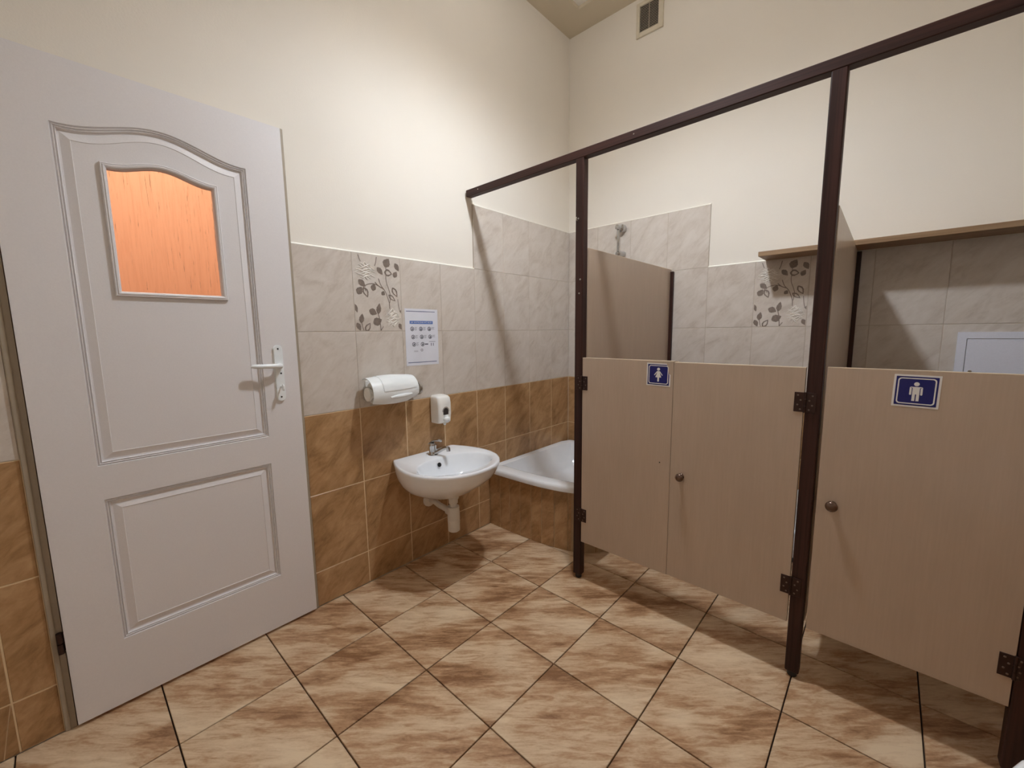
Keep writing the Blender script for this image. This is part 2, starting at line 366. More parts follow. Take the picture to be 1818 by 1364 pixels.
# ---- flower relief on the two patterned tiles
def leaf_outline(cx, cy, ang, ln, wd):
    out = []
    for i in range(17):
        t_ = i / 16; wv = math.sin(math.pi * t_ ** .8) * wd * (1 + .06 * math.sin(t_ * 25)); out.append((t_ * ln - ln / 2, wv))
    out += [(x, -y * .9) for x, y in out[-2:0:-1]]
    c, s = math.cos(ang) * 1.22, math.sin(ang) * 1.22
    return [(cx + x * c - y * s, cy + x * s + y * c) for x, y in out]
def decor_tile(o, fn, cu, cv):
    # pattern drawn on a unit tile: u to the right 0..1, v upward 0..1 (0.25 x 0.36 m)
    U = lambda u, v: (cu + (u - .5) * .247, cv + (v - .5) * .358)
    P = lambda u, v, d: Vector(fn(u, v, d))
    b = new_bm()
    def leaf(u, v, deg, ln, wd, hollow=False):
        q = U(u, v); pts = leaf_outline(q[0], q[1], math.radians(deg), ln, wd)
        pts = [(max(cu - .1225, min(cu + .1225, x)), max(cv - .178, min(cv + .178, y))) for x, y in pts]
        if hollow:
            inn = leaf_outline(q[0], q[1], math.radians(deg), ln * .68, wd * .52)
            inn = [(max(cu - .1225, min(cu + .1225, x)), max(cv - .178, min(cv + .178, y))) for x, y in inn]
            a = [b.verts.new(P(x, y, .0006)) for x, y in pts]; c = [b.verts.new(P(x, y, .0006)) for x, y in inn]
            for i in range(len(a)):
                k = (i + 1) % len(a); b.faces.new((a[i], a[k], c[k], c[i]))
        else:
            b.faces.new([b.verts.new(P(x, y, .0006)) for x, y in pts])
    def stem(pts, wd):
        q = catmull([Vector(U(*p)).to_3d() for p in pts], 6)
        L, R = [], []
        for i, p in enumerate(q):
            d = (q[min(i + 1, len(q) - 1)] - q[max(0, i - 1)]).normalized(); nrm = Vector((-d.y, d.x, 0)) * wd
            L.append(b.verts.new(P(p.x + nrm.x, p.y + nrm.y, .0007))); R.append(b.verts.new(P(p.x - nrm.x, p.y - nrm.y, .0007)))
        for i in range(len(q) - 1): b.faces.new((L[i], L[i + 1], R[i + 1], R[i]))
    for a in ((.72, .92, 60, .040, .017), (.94, .875, -60, .036, .011), (.56, .80, -48, .036, .011), (.90, .775, 60, .028, .011),
              (.17, .62, -42, .038, .012), (.12, .525, 58, .034, .014), (.41, .58, 70, .030, .012), (.61, .505, -35, .018, .010),
              (.50, .30, 80, .044, .011), (.37, .25, -25, .036, .014), (.46, .125, 25, .042, .017),
              (.13, .165, 80, .038, .011), (.06, .055, -65, .034, .010), (.02, .295, -70, .036, .008), (.97, .055, -62, .030, .010), (1.0, .26, -75, .02, .005)):
        leaf(*a)
    for a in ((.74, .785, -8, .036, .015), (.24, .505, -68, .042, .012), (.87, .53, -60, .044, .012), (.80, .45, -38, .040, .009), (.25, .05, 58, .040, .012)):
        leaf(*a, hollow=True)
    for pts, wd in (([(.52, .70), (.57, .61), (.65, .54), (.70, .46), (.735, .38), (.74, .30)], .0014), ([(.70, .90), (.685, .75), (.69, .66), (.74, .56), (.765, .48), (.745, .38)], .0012),
                    ([(.44, .65), (.52, .60), (.62, .57)], .0016), ([(.20, .58), (.30, .615), (.42, .625), (.52, .60)], .0014), ([(.20, .58), (.16, .52)], .0012), ([(.22, .57), (.24, .52)], .0012),
                    ([(.47, .25), (.50, .17), (.515, .08), (.52, .005)], .0015), ([(.52, .005), (.58, .06)], .0014), ([(.50, .30), (.47, .24)], .0012), ([(.50, .125), (.44, .13)], .001),
                    ([(.12, .13), (.14, .05), (.16, .005)], .0013), ([(.93, .44), (.945, .34), (.97, .26)], .0012), ([(.12, .98), (.15, .92), (.165, .90)], .0014), ([(.50, .98), (.475, .90), (.45, .86)], .0016)):
        stem(pts, wd * 1.3)
    fin('leaf_print', b, m_leaf, o)
    for (ru, rv, ra, rb, sd) in ((.255, .775, .26, .105, 1), (.80, .17, .215, .12, 5)):
        b = new_bm(); rnd = random.Random(sd)
        for k in range(13):
            vv = -0.95 + 1.9 * k / 12; hw = math.sqrt(max(0.03, 1 - vv * vv)); pts = []
            x0 = -hw * rnd.uniform(.8, 1.0); x1 = hw * rnd.uniform(.75, 1.0); ph = rnd.uniform(0, 6)
            for i in range(15):
                t_ = i / 14; x = x0 + (x1 - x0) * t_
                u, v = ru + x * ra * .86, rv + (vv + .16 * math.sin(ph + 9 * t_) + .10 * (1 - (2 * t_ - 1) ** 2)) * rb * .92
                q = U(max(.02, min(.98, u)), max(.02, min(.98, v))); pts.append(P(q[0], q[1], .0006))
            tube(b, pts, [.0008 + .0017 * math.sin(math.pi * i / 14) for i in range(15)], 6)
        fin('rose_relief', b, m_rose, o, smooth=60)
for a in decor: decor_tile(*a)

# ------------------------------------------------------------------ door with frame
door = struct(empty('door_1', (0, (DY0 + DY1) / 2, 0)), 'white panelled door with an arched orange-lit pane, closed, beside the tiled wall')
XF = 0.022                                         # face of the leaf
LY0, LY1, LZ0, LZ1 = -2.757, -2.011, 0.012, 2.043
NB = 28
def contour(y0, y1, z0, z1, bump, x, off=0.0):
    """rectangle with a swelling top edge, NB segments along the top, counter-clockwise from bottom left"""
    y0 += off; y1 -= off; z0 += off; z1 -= off
    pts = [(x, y0 + (y1 - y0) * i / NB, z0) for i in range(NB + 1)]
    for i in range(NB + 1):
        u = 1 - 2 * i / NB
        pts.append((x, y1 + (y0 - y1) * i / NB, z1 + bump * (0.5 + 0.5 * math.cos(math.pi * min(1, abs(u) * 1.06)))))
    return pts
bm = new_bm()
def bridge(a, b_):
    n = len(a)
    for i in range(n): bm.faces.new((a[i], a[(i + 1) % n], b_[(i + 1) % n], b_[i]))
def ring(y0, y1, z0, z1, bump, x, off=0.0): return [bm.verts.new(p) for p in contour(y0, y1, z0, z1, bump, x, off)]
ZM = 0.782
def panel(y0, y1, z0, z1, bump, outer, hole=None):
    prev = outer
    for off, dx in ((0, 0), (.0025, -.006), (.006, -.002), (.0085, -.008), (.0115, -.004), (.014, -.0115), (.018, -.012), (.039, -.004), (.0405, -.0055)):
        r_ = ring(y0, y1, z0, z1, bump, XF + dx, off); bridge(prev, r_); prev = r_
    if hole:
        h = ring(*hole, XF - .0055, 0); bridge(prev, h)
        back = ring(*hole, XF - .040, 0); bridge(h, back); return back
    bm.faces.new(prev)
up_outer = ring(LY0, LY1, ZM, LZ1, 0, XF); lo_outer = ring(LY0, LY1, LZ0, ZM, 0, XF)
back_u = panel(-2.633, -2.142, .835, 1.859, .050, up_outer, (-2.530, -2.246, 1.380, 1.766, .026))
panel(-2.629, -2.143, .236, .724, 0, lo_outer)
bo_u = ring(LY0, LY1, ZM, LZ1, 0, XF - .040); bridge(back_u, bo_u)
bo_l = ring(LY0, LY1, LZ0, ZM, 0, XF - .040); bm.faces.new(bo_l)
bridge(up_outer, bo_u); bridge(lo_outer, bo_l)
fin('door_leaf', bm, m_door, door)
# moulding around the pane
bm = new_bm(); H = (-2.539, -2.237, 1.371, 1.775, .028); prev = None
prof = [(0, -.0045), (0, .001), (.003, .005), (.0055, .0035), (.008, .0065), (.012, .005), (.0155, -.001), (.0165, -.012), (.0165, -.022)]
rs = [ring(*H, XF + dx, off) for off, dx in prof]
for a, b_ in zip(rs, rs[1:]): bridge(a, b_)
fin('pane_moulding', bm, m_door, door)
bm = new_bm(); a = ring(-2.527, -2.249, 1.383, 1.763, .025, XF - .014); b_ = ring(-2.527, -2.249, 1.383, 1.763, .025, XF - .019)
bridge(a, b_); bm.faces.new(a); bm.faces.new(b_)
fin('glass_pane', bm, m_glass, door)
# frame: a rebated strip on each side and over the top, mostly covered by the leaf
bm = new_bm()
for s, ya in ((1, DY0), (-1, DY1)):
    y = sorted((ya, ya + s * .013)); box(bm, -.10, .008, y[0], y[1], 0, DZ1, .002)
    y = sorted((ya + s * .0125, ya + s * .026)); box(bm, -.10, .004, y[0], y[1], 0, DZ1 - .012)
    y = sorted((ya + s * .026, ya + s * .040)); box(bm, -.10, -.022, y[0], y[1], 0, DZ1 - .02)
box(bm, -.10, .002, DY0 + .013, DY1 - .013, DZ1 - .012, DZ1)
fin('door_frame', bm, m_frame, door)
# hinges at the left edge
for zc in (.30, 1.78):
    bm = new_bm()
    cyl(bm, (.014, -2.767, zc - .034), (.014, -2.767, zc - .002), .0075, n=12); cyl(bm, (.014, -2.767, zc + .001), (.014, -2.767, zc + .034), .0075, n=12)
    box(bm, .0045, .0085, -2.775, -2.757, zc - .030, zc + .030)
    fin('door_hinge', bm, m_hinge, door, smooth=40)
# handle plate, lever and key
bm = new_bm(); HY, HZ = -2.086, 1.088
prism(bm, rrect(HY, HZ, .035, .228, .0172, 8), lambda u, v, h: (XF + h, u, v), 0, .005)
prism(bm, rrect(HY, HZ, .030, .223, .0148, 8), lambda u, v, h: (XF + h, u, v), .005, .008)
pl = fin('handle_plate', bm, m_white, door, smooth=50)
for zz in (1.187, 1.088, .992):
    fin('screw', lathe(new_bm(), (XF + .0078, HY + (.005 if zz == 1.088 else 0), zz), (1, 0, 0), [(0, .0034), (.0009, .0034), (.0009, .0015)], 12), m_black, pl)
bm = new_bm()
cyl(bm, (XF + .008, HY, 1.118), (XF + .020, HY, 1.118), .0115)
tube(bm, catmull([(XF + .018, HY, 1.118), (XF + .026, HY, 1.119), (XF + .032, HY - .010, 1.120), (XF + .034, HY - .035, 1.1205), (XF + .034, HY - .075, 1.1220), (XF + .033, HY - .106, 1.1235)], 5),
     [.0095] * 5 + [.0092] * 10 + [.0088] * 6 + [.0088, .0086, .0080, .0066, .0035][:5], 12)
fin('lever_handle', bm, m_white, door, smooth=50)
bm = new_bm(); box(bm, XF + .008, XF + .026, HY - .0015, HY + .0015, 1.030, 1.036)
prism(bm, rrect(XF + .034, 1.032, .020, .026, .008, 5), lambda u, v, h: (u, HY + h, v), -.0018, .0018)
fin('key', bm, m_white, door, smooth=50)

# ------------------------------------------------------------------ cubicle frame
YB = -1.030
part = empty('cubicle_frame', (1.22, YB + .02, 0))
tag(part, 'dark brown wooden frame of posts, beam and pale side panels around the cubicles', 'partition')
bm = box(new_bm(), .0, XR, YB, YB + .040, 2.010, 2.046, .0025)
beam = fin('beam', bm, m_wenge_x, part)
for x in (.10, 1.02): fin('screw', lathe(new_bm(), (x, YB, 2.03), (0, -1, 0), [(0, .003), (.001, .0025), (.0012, .0008)], 10), m_satin, beam)
posts = []
for x0 in (.743, 1.654, 2.162):
    bm = box(new_bm(), x0, x0 + .042, YB + .001, YB + .041, .022, 2.012, .004, 2)
    p_ = fin('post', bm, m_wenge_z, part); posts.append(p_)
    fin('post_foot', lathe(new_bm(), (x0 + .021, YB + .021, 0), (0, 0, 1), [(0, .013), (.004, .0155), (.016, .0155), (.024, .018)], 16), m_black, p_, smooth=40)
for x, z in ((.760, 1.751), (.767, 1.417), (.772, 1.48)):
    fin('screw', lathe(new_bm(), (x, YB + .001, z), (0, -1, 0), [(0, .004), (.003, .0035), (.004, .001)], 12), m_satin, posts[0])
fin('hook', tube(new_bm(), catmull([(.757, YB + .001, 1.742), (.757, YB - .010, 1.742), (.757, YB - .014, 1.748), (.757, YB - .012, 1.755)], 4), .0022, 8), m_satin, posts[0], smooth=60)
for x0, x1 in ((.771, .789), (1.680, 1.698)):
    bm = box(new_bm(), x0, x1, YB + .041, -.003, .212, 1.622)
    sp_ = fin('side_panel', bm, m_lam, part)
    fbox('edge_strip', m_band, sp_, x0, x1, YB + .041, -.003, 1.622, 1.624)
    bm = box(new_bm(), x1, x1 + .018, -.022, -.001, .212, 1.610, .001)
    fin('wall_batten', bm, m_wenge_z, sp_)
bm = box(new_bm(), 2.206, XR - .001, YB + .012, YB + .030, .21, 1.117)
fin('infill_panel', bm, m_lam, part)

# cubicle doors
def hinge(parent, xk, zc, s, two=True):
    """butt hinge on the front face; s=+1: door plate to the right of the knuckle"""
    b = new_bm(); y = YB; spots = []
    for sg, wd in ((s, .030), (-s, .030 if two else .012)):
        x = sorted((xk + sg * .003, xk + sg * wd)); box(b, x[0], x[1], y - .0034, y - .0012, zc - .033, zc + .033, .0006)
        for k, dz in enumerate((-.024, -.009, .007, .023)): spots.append((xk + sg * (.012 + .008 * (k % 2)) * (1 if two or sg == s else .45), y - .0034, zc + dz))
    cyl(b, (xk, y - .004, zc - .034), (xk, y - .004, zc - .012), .0042, n=10); cyl(b, (xk, y - .004, zc - .011), (xk, y - .004, zc + .011), .0042, n=10); cyl(b, (xk, y - .004, zc + .012), (xk, y - .004, zc + .034), .0042, n=10)
    h = fin('hinge', b, m_hinge, parent, smooth=40)
    for p in spots: fin('screw', lathe(new_bm(), p, (0, -1, 0), [(0, .0030), (.0010, .0026), (.0012, .0008)], 8), m_screw, h)
    return h
def knob(parent, x, z, r):
    b = lathe(new_bm(), (x, YB - .001, z), (0, -1, 0), [(0, r * .75), (.003, r * .72), (.006, r * .42), (.012, r * .45), (.016, r * .85), (.020, r), (.025, r * .92), (.029, r * .6), (.031, r * .15)], 20)
    return fin('knob', b, m_knob, parent, smooth=60)
def stall_door(x0, x1, z0, z1, label, lift=0.0):
    o = empty('cubicle_door', ((x0 + x1) / 2, YB + .008, z0))
    tag(o, label, 'cubicle door', 'cubicle doors')
    fin('door_panel', box(new_bm(), x0, x1, YB - .001 - lift, YB + .017 - lift, z0, z1 - .0012, .0006), m_lam, o)
    fbox('edge_strip', m_band, o, x0, x1, YB - .001 - lift, YB + .017 - lift, z1 - .0012, z1 + .0006)
    return o
d1 = stall_door(.790, 1.2163, .207, 1.119, 'pale laminate cubicle door with the woman sign, hinged on the left post')
hinge(d1, .7885, 1.000, 1); hinge(d1, .7885, .346, 1)
fin('screw_hole', lathe(new_bm(), (1.172, YB - .001, .693), (0, -1, 0), [(0, .0028), (.0006, .0026), (.0007, .001)], 12), m_black, d1)
fbox('edge_strip', m_lam, d1, 1.196, 1.228, YB + .0175, YB + .0225, .207, 1.119)
d2 = stall_door(1.2175, 1.650, .209, 1.115, 'middle pale laminate cubicle door with round knob at its left edge and no sign')
hinge(d2, 1.6535, 1.000, -1); hinge(d2, 1.6535, .348, -1); knob(d2, 1.262, .653, .0165)
d3 = stall_door(1.706, 2.160, .211, 1.119, 'pale laminate cubicle door with the man sign and knob near the middle post')
hinge(d3, 2.161, 1.000, -1, False); hinge(d3, 2.161, .330, -1, False); knob(d3, 1.747, .671, .0175)

# ------------------------------------------------------------------ WC signs on the doors
def sign(name, cx, cz, w_, h_, rot, fig, label, cut=0.0):
    o = empty(name, (cx, YB - .0012, cz - h_ / 2)); tag(o, label, 'sign', 'toilet signs')
    c, s = math.cos(rot), math.sin(rot)
    F = lambda u, v, h: (cx + u * c - v * s, YB - .0012 - h, cz + u * s + v * c)
    def pr(nm, outl, h0, h1, mat): return fin(nm, prism(new_bm(), outl, F, h0, h1), mat, o)
    full = rrect(0, 0, w_, h_, .001, 2); w2 = w_ - .010; h2 = h_ - .010
    if cut:
        full = [(-w_ / 2, -h_ / 2), (w_ / 2, -h_ / 2), (w_ / 2, h_ * .02), (w_ / 2 - cut, h_ * .12), (w_ / 2 - cut, h_ * .36), (w_ / 2 - cut - .006, h_ / 2), (-w_ / 2, h_ / 2)]
        navy = [(-w2 / 2, -h2 / 2), (w2 / 2, -h2 / 2), (w2 / 2, 0), (w2 / 2 - .004, h2 * .2), (w2 / 2 - .006, h2 * .4), (w2 / 2 - .012, h2 / 2), (-w2 / 2, h2 / 2)]
    else: navy = rrect(0, 0, w2, h2, .001, 2)
    pr('sticker', full, 0, .0004, m_signw); pr('navy_field', navy, .0004, .0007, m_navy)
    b = new_bm(); w3, h3 = w_ - .018, h_ - .018
    oo, ii = rrect(0, 0, w3, h3, .008, 5), rrect(0, 0, w3 - .006, h3 - .006, .006, 5)
    vo = [[b.verts.new(F(u, v, h)) for u, v in q] for h in (.0007, .001) for q in (oo, ii)]
    n = len(oo)
    for i in range(n):
        k = (i + 1) % n
        b.faces.new((vo[2][i], vo[2][k], vo[3][k], vo[3][i])); b.faces.new((vo[0][i], vo[0][k], vo[2][k], vo[2][i])); b.faces.new((vo[1][i], vo[1][k], vo[3][k], vo[3][i]))
    fin('white_border', b, m_signw, o)
    b = new_bm()
    for outl in fig: prism(b, outl, F, .0007, .001)
    fin('pictogram', b, m_signw, o)
    return o
circ = lambda cu, cv, r: [(cu + r * math.cos(2 * math.pi * i / 20), cv + r * math.sin(2 * math.pi * i / 20)) for i in range(20)]
woman = [circ(0, .0225, .0062), [(-.0045, .0145), (.0045, .0145), (.0075, .002), (.0125, -.011), (.0035, -.0115), (.0035, -.0285), (-.0035, -.0285), (-.0035, -.0115), (-.0125, -.011), (-.0075, .002)],
         [(-.006, .0145), (-.0035, .0125), (-.0155, -.0035), (-.018, -.0015)], [(.006, .0145), (.018, -.0015), (.0155, -.0035), (.0035, .0125)]]
man = [circ(0, .0205, .0058), [(-.0115, .0125), (.0115, .0125), (.0135, .011), (.0075, .0095), (.0075, -.0285), (.0012, -.0285), (.0012, -.009), (-.0012, -.009), (-.0012, -.0285), (-.0075, -.0285), (-.0075, .0095), (-.0135, .011)],
       [(-.0135, .011), (-.0092, .0085), (-.0092, -.0095), (-.0105, -.0112), (-.0125, -.0112), (-.0138, -.0095)], [(.0135, .011), (.0138, -.0095), (.0125, -.0112), (.0105, -.0112), (.0092, -.0095), (.0092, .0085)]]
sign('sign', 1.155, 1.062, .100, .094, -.01, woman, 'square blue sign with white woman figure, torn at its upper right corner', .012)
sign('sign', 1.912, 1.060, .098, .094, -.015, man, 'square blue sign with white man figure on the rightmost door')

# ------------------------------------------------------------------ shelf, meter hatch, vent on the back wall
tag(fin('wall_shelf', box(new_bm(), 1.308, XR - .002, -.180, .008, 1.6175, 1.641, .001), m_shelf), 'long narrow oak board shelf on the wall behind the cubicles, running to the right', 'shelf')
hb = empty('access_hatch', (2.235, 0, .88)); tag(hb, 'white metal access hatch on the tiled wall behind the man-sign door', 'hatch')
bm = new_bm(); x0, x1, z0, z1 = 2.067, 2.403, .78, 1.219
for a in ((x0, x0 + .028, z0, z1), (x1 - .028, x1, z0, z1), (x0 + .028, x1 - .028, z1 - .028, z1), (x0 + .028, x1 - .028, z0, z0 + .028)): box(bm, a[0], a[1], -.010, -.0004, a[2], a[3])
fin('hatch_frame', bm, m_metal_box, hb)
fbox('hatch_door', m_metal_box, hb, x0 + .030, x1 - .030, -.009, -.001, z0 + .030, z1 - .030)
fin('lock', lathe(new_bm(), (x0 + .048, -.009, 1.049), (0, -1, 0), [(0, .006), (.003, .006), (.004, .003)], 14), m_satin, hb, smooth=40)
vt = empty('air_vent', (.594, PT, 3.085)); tag(vt, 'small cream louvred air vent high on the back wall near the ceiling', 'vent')
bm = new_bm(); x0, x1, z0, z1 = .507, .681, 3.085, 3.285; yv = PT
for a in ((x0, x0 + .022, z0, z1), (x1 - .030, x1, z0, z1), (x0 + .022, x1 - .030, z1 - .024, z1), (x0 + .022, x1 - .030, z0, z0 + .028)): box(bm, a[0], a[1], yv - .014, yv, a[2], a[3], .002)
fin('vent_frame', bm, m_vent, vt)
fbox('dark_backing', m_black, vt, x0 + .022, x1 - .030, yv - .002, yv, z0 + .028, z1 - .024)
fbox('centre_bar', m_vent, vt, .588, .591, yv - .008, yv - .006, z0 + .028, z1 - .024)
n = 15
for k in range(n):
    z = z0 + .033 + k * (z1 - z0 - .062) / n
    b = new_bm(); F = lambda u, v, h: (h, u, v)
    prism(b, [(yv - .012, z - .0008), (yv - .0112, z - .0008), (yv - .008, z + .0008), (yv - .008, z + .0014), (yv - .0112, z + .0006), (yv - .012, z + .0006)], F, x0 + .022, x1 - .030)
    fin('slat', b, m_vent, vt)

# ------------------------------------------------------------------ shower rail holder
sh = empty('shower_rail', (.455, 0, 1.70)); tag(sh, 'chrome shower rail with round brackets on the tiled wall above the side panel', 'shower rail')
X, Yr = .437, -.048
bm = new_bm(); cyl(bm, (X, Yr, 1.745), (X, Yr, 1.940), .0075, n=14); cyl(bm, (X - .011, Yr + .006, 1.745), (X - .011, Yr + .006, 1.93), .004, n=10); fin('rail', bm, m_chrome, sh, smooth=40)
bm = new_bm(); lathe(bm, (X + .012, -.0005, 1.932), Vector((-.012, -.05, .004)), [(0, .025), (.008, .0275), (.030, .0265), (.038, .019), (.048, .015), (.060, .0185), (.070, .016), (.075, .005)], 22)
fin('upper_bracket', bm, m_chrome, sh, smooth=40)
bm = new_bm(); lathe(bm, (X + .022, -.0005, 1.764), Vector((-.022, -.05, 0)), [(0, .015), (.010, .017), (.030, .0155), (.040, .0185), (.058, .018), (.068, .012), (.071, .003)], 22)
fin('lower_bracket', bm, m_chrome, sh, smooth=40)

# ------------------------------------------------------------------ corner tub with tiled front
tub = empty('shower_tub', (.38, -.45, 0)); tag(tub, 'white corner shower tub with a curved brown-tiled front beside the washbasin', 'shower tub')
TX, TY = .768, -.905
def tub_path(off=0.0):
    """front edge from the left wall to the side panel"""
    ctrl = [(0.003, TY + off), (.15, TY + off), (.30, -.901 + off), (.45, -.888 + off), (.58, -.858 + off * .95), (.67, -.812 + off * .85), (.735, -.735 + off * .6), (TX - .004 - off * .35, -.64), (TX - .006 - off * .5, -.55)]
    return [Vector((p[0], p[1])) for p in catmull([Vector((a, b, 0)) for a, b in ctrl], 6)]
def tub_loop(off, z, wall=0.0):
    front = tub_path(off); xr = TX - .006 - off * .5
    pts = [Vector((max(p.x, .003 + wall), p.y)) for p in front]
    pts = [Vector((min(p.x, xr), p.y)) for p in pts]
    e = [Vector((xr, -.40)), Vector((xr, -.25)), Vector((xr, -.12 - wall)), Vector((xr - .02, -.04 - wall)), Vector((xr - .10, -.003 - wall)), Vector((.5, -.003 - wall)), Vector((.3, -.003 - wall)), Vector((.12 + wall, -.003 - wall)),
         Vector((.03 + wall, -.02 - wall)), Vector((.003 + wall, -.10 - wall)), Vector((.003 + wall, -.3)), Vector((.003 + wall, -.5)), Vector((.003 + wall, -.7))]
    return [Vector((p.x, p.y, z)) for p in pts + e]
def shrink(loop, k, z, c=(.37, -.45)): return [Vector((c[0] + (p.x - c[0]) * k, c[1] + (p.y - c[1]) * k, z)) for p in loop]
bm = new_bm(); base = tub_loop(.105, .37, .045)
rings(bm, [tub_loop(.012, .348), tub_loop(.0, .352), tub_loop(-.002, .372), tub_loop(.004, .384), tub_loop(.012, .387), tub_loop(.080, .386, .035), tub_loop(.095, .383, .042), base,
           shrink(base, .95, .33), shrink(base, .88, .27), shrink(base, .80, .225), shrink(base, .70, .205), shrink(base, .3, .2), shrink(base, .05, .198)], cap0=False)
fin('basin', bm, m_acryl, tub, smooth=50)
fin('drain', lathe(new_bm(), (.37, -.45, .1985), (0, 0, 1), [(0, .035), (.003, .034), (.004, .012), (.002, .010)], 20), m_chrome, tub, smooth=40)
bm = new_bm(); core = tub_loop(.030, 0); rings(bm, [[Vector((p.x, p.y, z)) for p in core] for z in (0, .15)])
apron = fin('apron', bm, m_grout_c, tub)
path = tub_path(.016); acc = 0.0; seg = []; L = [0.0]
for a, b_ in zip(path, path[1:]): L.append(L[-1] + (b_ - a).length)
def at(s):
    for i in range(len(L) - 1):
        if L[i + 1] >= s:
            t_ = (s - L[i]) / (L[i + 1] - L[i]); return path[i].lerp(path[i + 1], t_)
    return path[-1]
bm = new_bm()
wl = [Vector((p.x, p.y, z)) for z in (0, .347) for p in tub_path(.0178)]
n = len(wl) // 2; vs = [bm.verts.new(p) for p in wl]
for i in range(n - 1): bm.faces.new((vs[i], vs[i + 1], vs[n + i + 1], vs[n + i]))
bmesh.ops.solidify(bm, geom=bm.faces[:], thickness=.02)
fin('grout', bm, m_grout_c, apron)
s_ = 0.0
for wd in [.092, .083, .083, .083, .075, .083, .083, .083, .083, .083, .083, .083]:
    s1 = s_ + wd
    if s1 > L[-1]: break
    a, b_ = at(s_ + .0017), at(s1 - .0017); d = (b_ - a).normalized(); nrm = Vector((d.y, -d.x)); ln = (b_ - a).length
    bm = new_bm(); F = lambda u, v, h: Vector((a.x + d.x * u + nrm.x * h, a.y + d.y * u + nrm.y * h, v))
    c = .0012
    rings(bm, [[F(u, v, h) for u, v in q] for q, h in (([(0, .001), (ln, .001), (ln, .347), (0, .347)], -.008), ([(0, .001), (ln, .001), (ln, .347), (0, .347)], -c), ([(c, .001 + c), (ln - c, .001 + c), (ln - c, .347 - c), (c, .347 - c)], 0))])
    fin('tile', bm, m_brown, apron); s_ = s1

